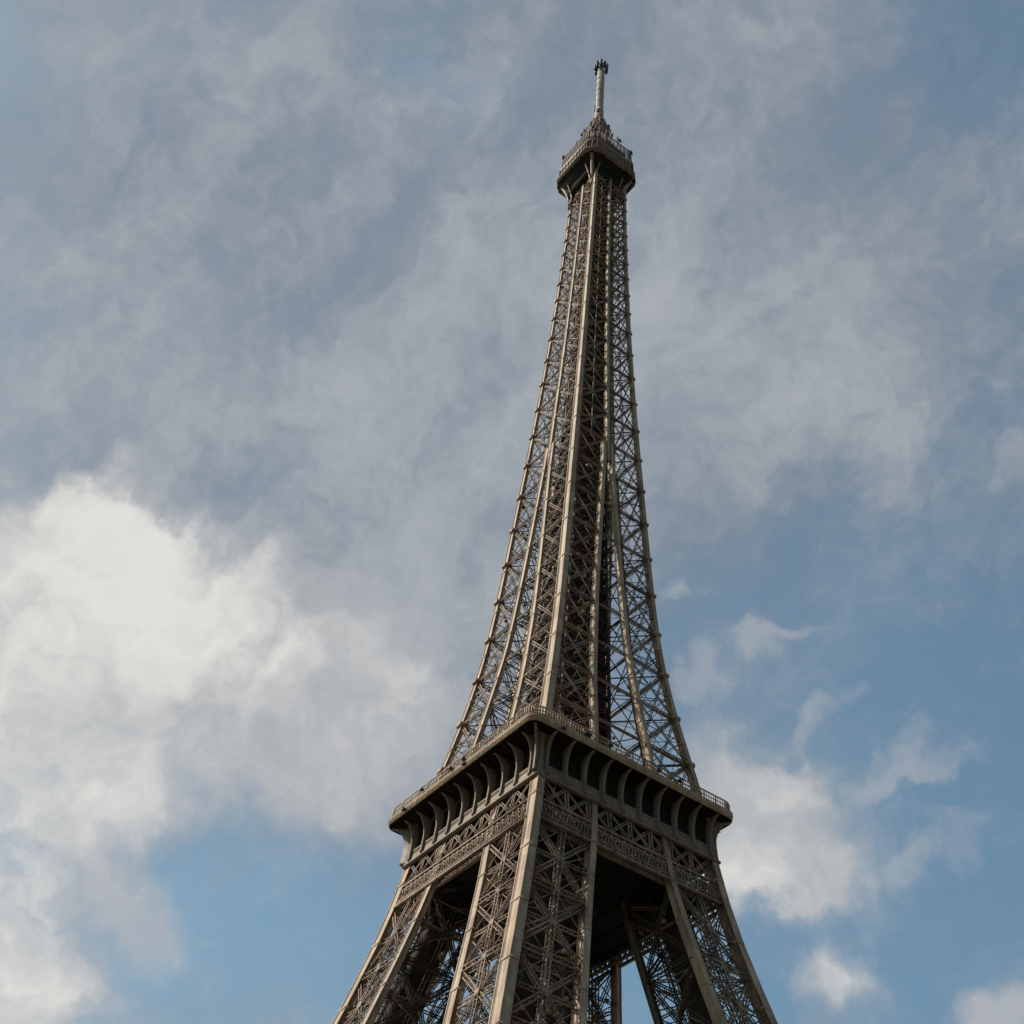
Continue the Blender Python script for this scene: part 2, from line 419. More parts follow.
def column_path(mb, fx, fy, z0, z1, size, sx=1, sy=1, step=3.0):
    """riveted box column following a curve; the faces stand proud of a pair of edge strips, with joint plates"""
    n = max(2, int(round((z1 - z0) / step)))
    zs = [z0 + (z1 - z0) * i / n for i in range(n + 1)]
    rings = []
    for z in zs:
        hx = csize(z) * size * .60; hy = csize(z) * size * .40; x, y = fx(z), fy(z); kx, ky, ex, ey = hx * .80, hy * .74, hx - .06, hy - .06
        rings.append([(x - hx, y - hy, z), (x - kx, y - hy, z), (x - kx, y - ey, z), (x + kx, y - ey, z), (x + kx, y - hy, z), (x + hx, y - hy, z),
                      (x + hx, y - ky, z), (x + ex, y - ky, z), (x + ex, y + ky, z), (x + hx, y + ky, z), (x + hx, y + hy, z),
                      (x + kx, y + hy, z), (x + kx, y + ey, z), (x - kx, y + ey, z), (x - kx, y + hy, z), (x - hx, y + hy, z),
                      (x - hx, y + ky, z), (x - ex, y + ky, z), (x - ex, y - ky, z), (x - hx, y - ky, z)])
    mb.loft(rings, True, True, True)
    for i in range(1, n, 3):
        z = zs[i]; hx = csize(z) * size * .60 + .012; hy = csize(z) * size * .40 + .012; x, y = fx(z), fy(z)
        x1, y1 = fx(z + .35), fy(z + .35)
        mb.loft([[(X - hx, Y - hy, Z), (X + hx, Y - hy, Z), (X + hx, Y + hy, Z), (X - hx, Y + hy, Z)] for X, Y, Z in ((x, y, z), (x1, y1, z + .35))], True, True, True)

QUADS = [(1, -1), (1, 1), (-1, 1), (-1, -1)]
def inset(z): return csize(z) * 0.5
def cols_of(sx, sy):
    """centre lines of a leg's four columns: outer corner, two face columns, inner corner"""
    o = lambda z: w(z) - inset(z)
    i = lambda z: gap(z) + inset(z) * 0.75
    return {'oo': (lambda z: sx * o(z), lambda z: sy * o(z)), 'oi': (lambda z: sx * o(z), lambda z: sy * i(z)),
            'io': (lambda z: sx * i(z), lambda z: sy * o(z)), 'ii': (lambda z: sx * i(z), lambda z: sy * i(z))}

def P(c, z): return np.array((c[0](z), c[1](z), z))

# face of a leg = two columns and an outward normal
def leg_faces(sx, sy):
    c = cols_of(sx, sy)
    return [(c['oo'], c['oi'], (sx, 0, 0.25), True), (c['oo'], c['io'], (0, sy, 0.25), True),
            (c['io'], c['ii'], (-sx, 0, 0.1), False), (c['oi'], c['ii'], (0, -sy, 0.1), False)]

Z_BELT0, Z_BELT1, Z_FRZ = 101.6, 104.7, 108.2
LOW = [2.5, 16.0, 30.0, 43.0, 53.0, 60.0, 70.4, 80.8, 91.2, Z_BELT0]

def rod(mb, a, b, t, sag=0.0):
    mb.bar(a, b, t)

# ------------------------------------------------------------------ the four legs below the second platform
for sx, sy in QUADS:
    br = MB(); bi = MB()
    c = cols_of(sx, sy)
    for ca, cb, nrm, outer in leg_faces(sx, sy):
        for i in range(len(LOW) - 1):
            z0, z1 = LOW[i], LOW[i + 1]; zm = (z0 + z1) / 2
            a0, a1, b0, b1 = P(ca, z0), P(ca, z1), P(cb, z0), P(cb, z1)
            am, bm = P(ca, zm), P(cb, zm)
            fine = z0 >= 59
            W_ = 0.95 if fine else 1.2
            if fine and not outer:
                bi.box_girder(a0, b0, 0.7, 0.6, nrm, 0.14, 0.07); bi.box_girder(a0, b1, 0.45, 0.4, nrm, 0.12, 0.06); bi.box_girder(b0, a1, 0.45, 0.4, nrm, 0.12, 0.06); bi.girder(am, bm, 0.4, nrm, 0.12, 0.06); bi.girder((a0 + b0) / 2, (a1 + b1) / 2, 0.5, nrm, 0.14, 0.06)
            elif fine:
                m0, m1 = (a0 + b0) / 2, (a1 + b1) / 2; mm = (am + bm) / 2
                br.box_girder(a0, b0, 0.8, 0.7, nrm, 0.15, 0.07)
                br.box_girder(m0, m1, 0.62, 0.6, nrm, 0.15, 0.07)          # the upright in the middle of the face
                br.box_girder(a0, b1, 0.5, 0.45, nrm, 0.12, 0.055)
                br.box_girder(b0, a1, 0.5, 0.45, nrm, 0.12, 0.055)
                br.girder(am, bm, 0.6, nrm, 0.13, 0.07)
                for s0, s1 in ((am, m0), (am, m1), (bm, m0), (bm, m1)):
                    br.bar(s0, s1, 0.12, 0.10, nrm)
                # gusset plates at the crossings
                n = np.array(nrm) / np.linalg.norm(nrm)
                for q in (mm, m0):
                    up = (m1 - m0) / np.linalg.norm(m1 - m0)
                    br.bar(q - up * 0.6 + n * 0.36, q + up * 0.6 + n * 0.36, 0.9, 0.05, nrm)
            else:
                br.girder(a0, b0, 1.1, nrm, 0.25, 0.14); br.girder(a0, b1, 0.9, nrm, 0.22, 0.12); br.girder(b0, a1, 0.9, nrm, 0.22, 0.12)
    # diaphragms across the leg, and wind rods inside it
    for i, z in enumerate(LOW):
        if z < 59: continue
        q = [P(c[k], z) for k in ('oo', 'oi', 'ii', 'io')]
        br.girder(q[0], q[2], 0.6, (0, 0, 1), 0.14, 0.07); br.girder(q[1], q[3], 0.6, (0, 0, 1), 0.14, 0.07)
        if i + 1 < len(LOW):
            q2 = [P(c[k], LOW[i + 1]) for k in ('oo', 'oi', 'ii', 'io')]
            br.bar(q[0], q2[2], 0.16); br.bar(q[2], q2[0], 0.16); br.bar(q[1], q2[3], 0.16); br.bar(q[3], q2[1], 0.16)
    # pipes, cables and odd rods, no two alike
    rl = random.Random(40 + sx * 2 + sy)
    names = ('oo', 'oi', 'ii', 'io')
    for i in range(5, len(LOW) - 1):
        for _ in range(16):
            za, zb_ = rl.uniform(LOW[i], LOW[i + 1]), rl.uniform(LOW[i] - 2, LOW[i + 1] + 2)
            ka = rl.randrange(4); kb = (ka + rl.choice((1, 1, 1, 2))) % 4
            br.bar(P(c[names[ka]], za), P(c[names[kb]], min(zb_, 101.0)), rl.uniform(.06, .17))
        for _ in range(5):
            k = rl.randrange(4); q = P(c[names[k]], rl.uniform(LOW[i], LOW[i + 1])); q2 = P(c[names[(k + 1) % 4]], q[2])
            p = q + (q2 - q) * rl.uniform(.1, .9); sz = rl.uniform(.25, .6)
            br.bar(p, p + np.array((0, 0, sz)), sz, sz * .8)
    # inclined lift track and stair running up inside the leg
    mid = lambda z, k: (P(c['oo'], z) * (0.5 + k) + P(c['ii'], z) * (0.5 - k))
    for k in (-0.10, 0.0, 0.10):
        for z0, z1 in zip(LOW[5:-1], LOW[6:]):
            br.bar(mid(z0, k), mid(z1, k), 0.42, 0.5)
    zz = 60.0
    while zz < 101:
        br.bar(mid(zz, -0.12), mid(zz, 0.12), 0.22, 0.3); zz += 1.3
    leg = br.build('leg', M_BRACE, tower)
    bi.build('inner_bracing', M_INNER_SHADE, leg)
    hb_ = MB()
    rings = []
    for z in [6.0 + 5.0 * i for i in range(20)]:
        ce = P(c['oo'], z) * 0.47 + P(c['ii'], z) * 0.53; e = (w(z) - gap(z)) * 0.15
        rings.append([(ce[0] - e, ce[1] - e, z), (ce[0] + e, ce[1] - e, z), (ce[0] + e, ce[1] + e, z), (ce[0] - e, ce[1] + e, z)])
    hb_.loft(rings, True, True, True)
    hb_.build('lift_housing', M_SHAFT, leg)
    for k in ('oo', 'oi', 'io', 'ii'):
        mb = MB()
        s = {'oo': 1.08, 'oi': 0.82, 'io': 0.82, 'ii': 0.6}[k]
        column_path(mb, c[k][0], c[k][1], 2.5, Z_FRZ - 0.02, s)
        mb.build('column', M_INNER_SHADE if k == 'ii' else M_IRON, leg)
    pb = MB()
    x0, x1 = sorted((sx * (gap(0) - 2.5), sx * (w(0) + 2.5))); y0, y1 = sorted((sy * (gap(0) - 2.5), sy * (w(0) + 2.5)))
    pb.box(x0, y0, -1.0, x1, y1, 1.7); pb.box(x0 + 1.2, y0 + 1.2, 1.7, x1 - 1.2, y1 - 1.2, 2.7)
    pb.build('pedestal', M_STONE, leg)

# ------------------------------------------------------------------ first platform, below the picture
fp = MB()
h1 = w(53) + 2.6; hin = gap(53) - 1.0
for zb, zt, e in ((50.0, 53.6, 0.0), (53.6, 55.2, 1.4)):
    H = h1 - 1.4 + e
    for k in range(4):
        c_, s_ = ((1, 0), (0, 1), (-1, 0), (0, -1))[k]
        a = (c_ * (H - .4) - s_ * (H - .8 * (k % 2)), s_ * (H - .4) + c_ * (H - .8 * (k % 2)), (zb + zt) / 2)
        b = (c_ * (H - .4) + s_ * (H - .8 * (k % 2)), s_ * (H - .4) - c_ * (H - .8 * (k % 2)), (zb + zt) / 2)
        fp.bar(a, b, 0.8, zt - zb)
for x0, y0, x1, y1 in ((-h1 + 1, -h1 + 1, h1 - 1, -hin), (-h1 + 1, hin, h1 - 1, h1 - 1), (-h1 + 1, -hin, -hin, hin), (hin, -hin, h1 - 1, hin)):
    fp.box(x0, y0, 54.0, x1, y1, 54.9)
fp.build('first_platform', M_PLATE, tower)

# ------------------------------------------------------------------ girder belts under the second platform, one on each face
FACES = [((1, 0), (0, 1)), ((0, 1), (-1, 0)), ((-1, 0), (0, -1)), ((0, -1), (1, 0))]     # normal, direction along the face
for (nx, ny), (tx, ty) in FACES:
    mb = MB()
    def F(t, z, off=0.0):
        d = w(z) - 0.25 + off
        return np.array((nx * d + tx * t, ny * d + ty * t, z))
    nrm = (nx, ny, 0.2)
    for off in (-0.02, -1.2):
        for z, hh, tt in ((Z_BELT0, 0.5, 0.35), (Z_BELT0 + 0.75, 0.16, 0.2), (Z_BELT1 - 0.65, 0.16, 0.2), (Z_BELT1, 0.34, 0.3)):
            e = w(z) - 1.3
            mb.bar(F(-e, z, off), F(e, z, off), tt, hh, nrm)
        # close lattice in the belt
        e = w(Z_BELT1) - 1.4; n = 26
        for i in range(n):
            a, b = -e + 2 * e * i / n, -e + 2 * e * (i + 1) / n
            zl, zh = Z_BELT0 + .2, Z_BELT1 - .2
            mb.bar(F(a, zl, off), F(b, zh, off), 0.13, 0.07, nrm); mb.bar(F(b, zl, off), F(a, zh, off), 0.13, 0.07, nrm)
            mb.bar(F(a, zl, off), F(a, zh, off), 0.11, 0.09, nrm)
            if off > -0.5 and i % 2 == 0:
                # small round ornaments between the chords
                cz = (zl + zh) / 2; cc = (a + b) / 2 + (b - a) / 2; rr = 0.62
                pts = [F(cc + rr * math.cos(q * math.pi / 5), cz + rr * math.sin(q * math.pi / 5), off + 0.06) for q in range(11)]
                for p, q in zip(pts[:-1], pts[1:]): mb.bar(p, q, 0.12, 0.10, nrm)
    # open lattice between belt and frieze: crossing girders and posts
    e = w(Z_FRZ) - 1.4; n = 8
    for i in range(n):
        a, b = -e + 2 * e * i / n, -e + 2 * e * (i + 1) / n
        mb.girder(F(a, Z_BELT1), F(b, Z_FRZ), 0.34, nrm, 0.11, 0.05); mb.girder(F(b, Z_BELT1), F(a, Z_FRZ), 0.34, nrm, 0.11, 0.05)
        if 0 < i: mb.girder(F(a, Z_BELT1), F(a, Z_FRZ), 0.5, nrm, 0.16, 0.07)
        mb.bar(F(a, Z_BELT1, -1.2), F(b, Z_FRZ, -1.2), 0.22, 0.12, nrm); mb.bar(F(b, Z_BELT1, -1.2), F(a, Z_FRZ, -1.2), 0.22, 0.12, nrm)
    rb = random.Random(5 + nx * 3 + ny)
    for _ in range(46):
        t0 = rb.uniform(-e, e)
        mb.bar(F(t0, rb.uniform(Z_BELT0, Z_BELT1 + 1), rb.uniform(-1, .05)), F(max(-e, min(e, t0 + rb.uniform(-3.2, 3.2))), rb.uniform(Z_BELT1 - 1, Z_FRZ), rb.uniform(-1, .05)), rb.uniform(.07, .16))
    mb.build('belt_girder', M_BRACE, tower)

# ------------------------------------------------------------------ second platform
def rring(h, r, z, n=9, cx=0.0, cy=0.0):
    pts = []
    for k, (sx, sy) in enumerate(((1, 1), (-1, 1), (-1, -1), (1, -1))):
        for i in range(n):
            a = math.pi / 2 * (k + i / (n - 1))
            pts.append((cx + sx * (h - r) + r * math.cos(a), cy + sy * (h - r) + r * math.sin(a), z))
    return pts
WF = w(Z_FRZ) + 0.12
H2, Z2 = WF + 2.15, 114.7
SX, SY = -0.32, -0.42
mb = MB()
ZW1 = Z_FRZ + 2.15
# frieze wall with its mouldings
mb.loft([rring(h, r, z) for h, r, z in ((WF - .5, .05, Z_FRZ), (WF + .16, .05, Z_FRZ), (WF + .16, .05, Z_FRZ + .34), (WF, .05, Z_FRZ + .40), (WF - .22, .05, ZW1 - .3),
        (WF - .14, .06, ZW1 - .25), (WF - .14, .06, ZW1), (WF - 1.5, .06, ZW1))])
platform = mb.build('second_platform', M_PLATE, tower)
mb = MB()
# bays behind the consoles and soffit over them, their shade put into the colour
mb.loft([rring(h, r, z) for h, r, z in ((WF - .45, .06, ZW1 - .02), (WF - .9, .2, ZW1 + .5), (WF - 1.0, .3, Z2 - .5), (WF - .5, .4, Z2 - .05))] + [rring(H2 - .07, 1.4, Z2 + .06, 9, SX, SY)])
mb.build('soffit', M_UNDER_SHADE, platform)
for sx, sy in QUADS:
    mb = MB()
    mb.loft([[(sx * (WF - .85) + dx, sy * (WF - .85) + dy, z) for dx, dy in ((-e, -e), (e, -e), (e, e), (-e, e))] for e, z in ((.66, ZW1 - .1), (.60, Z2 - .9), (.75, Z2 - .3), (1.1, Z2))], cap1=True)
    mb.build('corner_post', M_PLATE, platform)
mb = MB()
mb.loft([rring(h, r, z, 9, SX, SY) for h, r, z in ((H2 - .5, 1.2, Z2 + .30), (H2 - .06, 1.4, Z2 + .08), (H2 - .06, 1.4, Z2 + .26), (H2 + .06, 1.45, Z2 + .30), (H2 + .06, 1.45, Z2 + .74),
        (H2 + .13, 1.5, Z2 + .78), (H2 + .13, 1.5, Z2 + .93), (H2 + .02, 1.4, Z2 + .97), (H2 + .02, 1.4, Z2 + 1.12), (H2 + .10, 1.45, Z2 + 1.15), (H2 + .10, 1.45, Z2 + 1.24), (H2 - .3, 1.4, Z2 + 1.24))], cap1=True)
cr = rring(H2 + .06, 1.45, 0, 9, SX, SY)
for i in range(len(cr)):
    a = np.array(cr[i]); b = np.array(cr[(i + 1) % len(cr)]); l = np.linalg.norm(b - a)
    if l > 3:
        for j in range(1, int(l / 1.35)):
            p = a + (b - a) * j / int(l / 1.35)
            mb.bar(p + (0, 0, Z2 + .29), p + (0, 0, Z2 + .77), .16, .10)
mb.build('cornice', M_IRON, platform)
mb = MB()
hb = w(102.5) - 1.35
mb.box(-hb, -hb, 102.6, hb, hb, 103.0)
for i in range(-4, 5):
    mb.bar((-hb, i * 3.4, 102.45), (hb, i * 3.4, 102.45), 0.25, 0.3)
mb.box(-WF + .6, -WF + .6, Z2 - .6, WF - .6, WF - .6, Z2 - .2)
mb.build('underfloor', M_UNDER_SHADE, platform)
# consoles: curved ribs carrying the cornice, the shade under it put into darker paint
def console_mesh():
    mb = MB(); n = 17
    prof = []
    zb_, zt_ = Z_FRZ + 0.42, Z2 - .13
    for i in range(n):
        q = i / (n - 1)
        x = 0.30 if q < .38 else 0.30 + 1.70 * (1 - math.sqrt(max(0.0, 1 - ((q - .38) / .62) ** 2.2)))
        prof.append((x - .22 * min(1, q * 2), zb_ + q * (zt_ - zb_)))
    def t(i): return 0.23 - 0.07 * min(1.0, i / (n - 1) / .5)
    vs = []
    for sg in (-1, 1):
        vs += [(x, sg * t(i), z) for i, (x, z) in enumerate(prof)] + [(-1.0, sg * t(i) * .6, z) for i, (x, z) in enumerate(prof)]
    fs = []; o = 2 * n
    for i in range(n - 1):
        fs += [(i, i + 1, n + i + 1, n + i), (o + i, o + n + i, o + n + i + 1, o + i + 1), (i, o + i, o + i + 1, i + 1)]
    fs += [(0, n, 3 * n, 2 * n), (n - 1, 3 * n - 1, 4 * n - 1, 2 * n - 1)]
    mb.poly(vs, fs)
    return mb
proto = console_mesh().build('console', M_PLATE, platform)
first = True
NC = 10
for k, ((nx, ny), (tx, ty)) in enumerate(FACES):
    e = WF - 1.5
    for i in range(NC):
        t = -e + 2 * e * i / (NC - 1)
        o = proto if first else proto.copy()
        if not first: COL.objects.link(o)
        o.parent = platform; first = False
        o.location = (nx * WF + tx * t, ny * WF + ty * t, 0); o.rotation_euler = (0, 0, math.atan2(ny, nx))
cm = console_mesh()
cm.v = [(x * 1.30, y * 1.2, z) for x, y, z in cm.v]
dg = cm.build('console', M_PLATE, platform)
for i, (sx, sy) in enumerate(QUADS):
    o = dg if i == 0 else dg.copy()
    if i: COL.objects.link(o)
    o.parent = platform; o.location = (sx * (WF - .12) + SX * .6, sy * (WF - .12) + SY * .6, 0); o.rotation_euler = (0, 0, math.atan2(sy, sx))
# railing round the deck
def railing(h, r, z0, ht, step, n=9, rail=0.10, post=0.07, cx=0., cy=0., mids=(0.5,), name='railing', parent=None, mat=None):
    mb = MB(); pts = [np.array(p) for p in rring(h, r, 0, n, cx, cy)]; m = len(pts)
    for i in range(m):
        a, b = pts[i], pts[(i + 1) % m]
        l = np.linalg.norm(b - a)
        if l < 1e-3: continue
        for zz in (z0 + ht, z0 + .08) + tuple(z0 + ht * q for q in mids):
            mb.bar(a + (0, 0, zz), b + (0, 0, zz), rail if zz == z0 + ht else rail * .6)
        k = max(1, int(l / step))
        for j in range(k):
            p = a + (b - a) * j / k; big = j % 5 == 0
            mb.bar(p + (0, 0, z0), p + (0, 0, z0 + ht), post * (1.7 if big else 0.8))
    return mb.build(name, mat or M_IRON, parent)
railing(H2 - .1, 1.9, Z2 + 1.24, 1.35, 0.42, parent=platform, cx=SX, cy=SY, rail=0.14, post=0.09)
rf = random.Random(8)
for i in range(22):
    (nx, ny), (tx, ty) = FACES[i % 4]; d = H2 + .16; t = rf.uniform(-H2 + 2, H2 - 2); mb = MB()
    p = np.array((SX + nx * d + tx * t, SY + ny * d + ty * t, Z2 + rf.choice((.5, 1.5, 1.6)))); n_ = np.array((nx, ny, 0))
    mb.bar(p, p + n_ * .35, .5, .34); mb.bar(p + n_ * -.2, p + n_ * .1, .1, .1); mb.bar(p + n_ * .35, p + n_ * .42, .56, .4)
    mb.build('floodlight', M_EQUIP, platform)
# kiosks on the deck, set back between the legs
for k, ((nx, ny), (tx, ty)) in enumerate(FACES):
    mb = MB(); d = 12.2
    def kp(u, v, z): return (nx * (d + u) + tx * v, ny * (d + u) + ty * v, z)
    vs = [kp(u, v, z) for z in (Z2 + 1.24, Z2 + 3.9) for u, v in ((-1.2, -2.6), (1.2, -2.6), (1.2, 2.6), (-1.2, 2.6))]
    mb.poly(vs, [(0, 3, 2, 1), (4, 5, 6, 7), (0, 1, 5, 4), (1, 2, 6, 5), (2, 3, 7, 6), (3, 0, 4, 7)])
    vs = [kp(u, v, Z2 + 3.9) for u, v in ((-1.6, -3.0), (1.6, -3.0), (1.6, 3.0), (-1.6, 3.0))] + [kp(0, v, Z2 + 4.8) for v in (-1.8, 1.8)]
    mb.poly(vs, [(0, 3, 2, 1), (0, 1, 4), (1, 2, 5, 4), (2, 3, 5), (3, 0, 4, 5)])
    mb.build('kiosk', M_PLATE, platform)

# ------------------------------------------------------------------ upper shaft
nodes = [Z2 + 1.3]
while nodes[-1] < 276:
    z = nodes[-1]
    nodes.append(z + float(np.interp(z, [117, 180, 215, 245, 275], [8.3, 8.0, 7.0, 5.2, 4.4])))
nodes[-1] = 277.0
up = MB(); ui = MB()
for i in range(len(nodes) - 1):
    z0, z1 = nodes[i], nodes[i + 1]; zm = (z0 + z1) / 2
    sc = float(np.interp(z0, [117, 188, 277], [1.0, 0.8, 0.62]))
    if zm < Z_MERGE:
        for sx, sy in QUADS:
            c = cols_of(sx, sy)
            for ca, cb, nrm, outer in leg_faces(sx, sy):
                a0, a1, b0, b1 = P(ca, z0), P(ca, z1), P(cb, z0), P(cb, z1)
                am, bm = P(ca, zm), P(cb, zm)
                if outer:
                    up.box_girder(a0, b0, 0.5 * sc, 0.4 * sc, nrm, 0.11 * sc, 0.05)
                    up.girder(a0, b1, 0.40 * sc, nrm, 0.11 * sc, 0.05); up.girder(b0, a1, 0.40 * sc, nrm, 0.11 * sc, 0.05)
                    up.bar(am, bm, 0.12 * sc, 0.1, nrm)
                    mt, mbm = (a1 + b1) / 2, (a0 + b0) / 2
                    for p, q in ((am, mt), (bm, mt), (am, mbm), (bm, mbm)):
                        up.bar(p, q, 0.07 * sc, 0.06, nrm)
                else:
                    ui.girder(a0, b0, 0.36 * sc, nrm, 0.10 * sc, 0.05); ui.bar(a0, b1, 0.15 * sc, 0.1, nrm); ui.bar(b0, a1, 0.15 * sc, 0.1, nrm)
            q = [P(c[k], z0) for k in ('oo', 'oi', 'ii', 'io')]; q2 = [P(c[k], z1) for k in ('oo', 'oi', 'ii', 'io')]
            ui.bar(q[0], q[2], 0.16 * sc); ui.bar(q[1], q[3], 0.16 * sc)
            ui.bar(q[0], q2[2], 0.11); ui.bar(q[2], q2[0], 0.11)
        # ties between neighbouring legs
        for (nx, ny), (tx, ty) in FACES:
            o = w(z0) - inset(z0); g_ = gap(z0)
            up.girder((nx * o - tx * g_, ny * o - ty * g_, z0), (nx * o + tx * g_, ny * o + ty * g_, z0), 0.45 * sc, (nx, ny, 0.2), 0.12, 0.06)
    else:
        for (nx, ny), (tx, ty) in FACES:
            nrm = (nx, ny, 0.1)
            def Q(t, z):
                o = w(z) - inset(z)
                return np.array((nx * o + tx * t * o, ny * o + ty * t * o, z))
            for t0, t1 in ((-1, 0), (0, 1)):
                a0, b0, a1, b1 = Q(t0, z0), Q(t1, z0), Q(t0, z1), Q(t1, z1)
                up.box_girder(a0, b0, 0.42 * sc, 0.35 * sc, nrm, 0.13 * sc, 0.05)
                up.girder(a0, b1, 0.36 * sc, nrm, 0.12 * sc, 0.05); up.girder(b0, a1, 0.36 * sc, nrm, 0.12 * sc, 0.05)
                m0, m1 = (a0 + a1) / 2, (b0 + b1) / 2
                up.bar(m0, m1, 0.12 * sc, 0.1, nrm)
                up.bar((a0 + b0) / 2, (a1 + b1) / 2, 0.16 * sc, 0.12, nrm)
        o = w(z0) - inset(z0); h_ = o * 0.9
        ui.bar((-h_, -h_, z0), (h_, h_, z0), 0.16); ui.bar((-h_, h_, z0), (h_, -h_, z0), 0.16)
        for (nx, ny), (tx, ty) in FACES:
            ui.bar((nx * o, ny * o, z0), (tx * o, ty * o, z0), 0.14, 0.2)
    # joint plates at the outer corners
    if i > 0:
        for sx, sy in QUADS:
            o = w(z0) - inset(z0); e = csize(z0) * 0.62; hh = 0.62 * sc + 0.1
            e = csize(z0) * 0.4
            if (sx, sy) != (1, -1):
                ee = csize(z0) * 0.46 + 0.16 * sc; k_ = 0.34 * sc
                up.box(sx * o - ee, sy * o - ee, z0 - k_, sx * o + ee, sy * o + ee, z0 + k_)
            # inner plates that take the braces
            for ax in (0, 1):
                p = np.array((sx * o, sy * o, z0)); d = np.array((-sx, 0, 0)) if ax == 0 else np.array((0, -sy, 0))
                up.bar(p + d * e, p + d * (e + 0.75 * sc), 0.95 * sc, 0.12, (0, sy, 0) if ax == 0 else (sx, 0, 0))
ru = random.Random(11)
for i in range(len(nodes) - 1):
    z0, z1 = nodes[i], nodes[i + 1]
    for sx, sy in QUADS:
        c = cols_of(sx, sy)
        if z1 < Z_MERGE:
            names = ('oo', 'oi', 'ii', 'io')
            for _ in range(9):
                ka = ru.randrange(4); kb = (ka + ru.choice((1, 1, 2))) % 4
                ui.bar(P(c[names[ka]], ru.uniform(z0, z1)), P(c[names[kb]], ru.uniform(z0, z1)), ru.uniform(.05, .13))
            for _ in range(4):
                k = ru.randrange(4); q = P(c[names[k]], ru.uniform(z0, z1)); q2 = P(c[names[(k + 1) % 4]], q[2])
                p = q + (q2 - q) * ru.uniform(.05, .95); sz = ru.uniform(.2, .5)
                up.bar(p, p + np.array((0, 0, sz)), sz, sz * .8)
        else:
            o = w(z0) - inset(z0)
            for _ in range(3):
                up.bar((sx * o, sy * o * ru.uniform(.1, 1), ru.uniform(z0, z1)), (sx * o * ru.uniform(0, 1), sy * o, ru.uniform(z0, z1)), ru.uniform(.05, .12))
            for _ in range(2):
                p = np.array((sx * o, sy * o * ru.uniform(.1, .9), ru.uniform(z0, z1))) if ru.random() < .5 else np.array((sx * o * ru.uniform(.1, .9), sy * o, ru.uniform(z0, z1)))
                sz = ru.uniform(.2, .45); up.bar(p, p + np.array((0, 0, sz)), sz, sz * .8)
spire = up.build('spire', M_BRACE, tower)
ui.build('inner_bracing', M_INNER_SHADE, spire)
zb, zt = Z2 + 1.2, 277.0
for sx, sy in QUADS:
    c = cols_of(sx, sy)
    mb = MB(); column_path(mb, c['oo'][0], c['oo'][1], zb, zt, 1.14 if (sx, sy) == (1, -1) else 0.80); mb.build('column', M_IRON, spire)
    for k in ('oi', 'io', 'ii'):
        mb = MB(); column_path(mb, c[k][0], c[k][1], zb, Z_MERGE + 1, 0.62 if k == 'ii' else 0.78); mb.build('column', M_INNER_SHADE if k == 'ii' else M_IRON, spire)
for (nx, ny), _ in FACES:
    mb = MB()
    column_path(mb, lambda z: nx * (w(z) - inset(z)), lambda z: ny * (w(z) - inset(z)), Z_MERGE - 4, zt, 0.80); mb.build('rib', M_IRON, spire)

# ------------------------------------------------------------------ lift shaft up the middle
def ch(z): return min(0.40 * w(z), 4.4)
sh = MB()
zs = np.arange(zb, 277, 3.0)
for z0, z1 in zip(zs[:-1], zs[1:]):
    h0, h1_ = ch(z0), ch(z1)
    # cladding panels, a hand apart at each storey
    sh.loft([[(-h_, -h_, z), (h_, -h_, z), (h_, h_, z), (-h_, h_, z)] for h_, z in ((h0 * .93, z0 + .12), (h1_ * .93, z1 - .12))], True, True, True)
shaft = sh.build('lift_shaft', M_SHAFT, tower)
lt = MB()
for z0, z1 in zip(zs[:-1], zs[1:]):
    h0, h1_ = ch(z0), ch(z1)
    for (nx, ny), (tx, ty) in FACES:
        a0 = np.array((nx * h0 - tx * h0, ny * h0 - ty * h0, z0)); b0 = np.array((nx * h0 + tx * h0, ny * h0 + ty * h0, z0))
        a1 = np.array((nx * h1_ - tx * h1_, ny * h1_ - ty * h1_, z1)); b1 = np.array((nx * h1_ + tx * h1_, ny * h1_ + ty * h1_, z1))
        lt.bar(a0, b0, 0.24, 0.3); lt.bar(a0, b1, 0.15, 0.15); lt.bar(b0, a1, 0.15, 0.15); lt.bar(a0, a1, 0.4, 0.4)
        lt.bar((a0 + b0) / 2, (a1 + b1) / 2, 0.18, 0.18)
lt.build('guide_frame', M_INNER_SHADE, shaft)

# ------------------------------------------------------------------ summit
OX, OY = -CR.x * 0.65, -CR.y * 0.65           # the summit stands a little off the centre line
Z3, H3 = 280.4, 7.0
CHF = 1.9
def oct_(h, c, z):
    a = h; b = h - c
    return [(OX + x, OY + y, z) for x, y in ((a, -b), (a, b), (b, a), (-b, a), (-a, b), (-a, -b), (-b, -a), (b, -a))]
mb = MB()
mb.loft([oct_(h, c, z) for h, c, z in ((4.5, .3, 276.2), (4.6, .3, 277.6), (5.1, .7, 278.6), (6.0, 1.3, 279.4), (H3 - .5, 1.7, Z3 - .1), (H3 - .5, 1.7, Z3 + .3))], cap0=True, cap1=True)
summit = mb.build('summit_gallery', M_UNDER_SHADE, tower)
mb = MB()
mb.loft([oct_(h, c, z) for h, c, z in ((H3 - .45, 1.7, Z3 - .02), (H3, CHF, Z3 - .06), (H3, CHF, Z3 + .95), (H3 + .12, CHF, Z3 + 1.0), (H3 + .12, CHF, Z3 + 1.25), (H3 - .5, 1.7, Z3 + 1.3))], cap1=True)
mb.build('cornice', M_PLATE, summit)
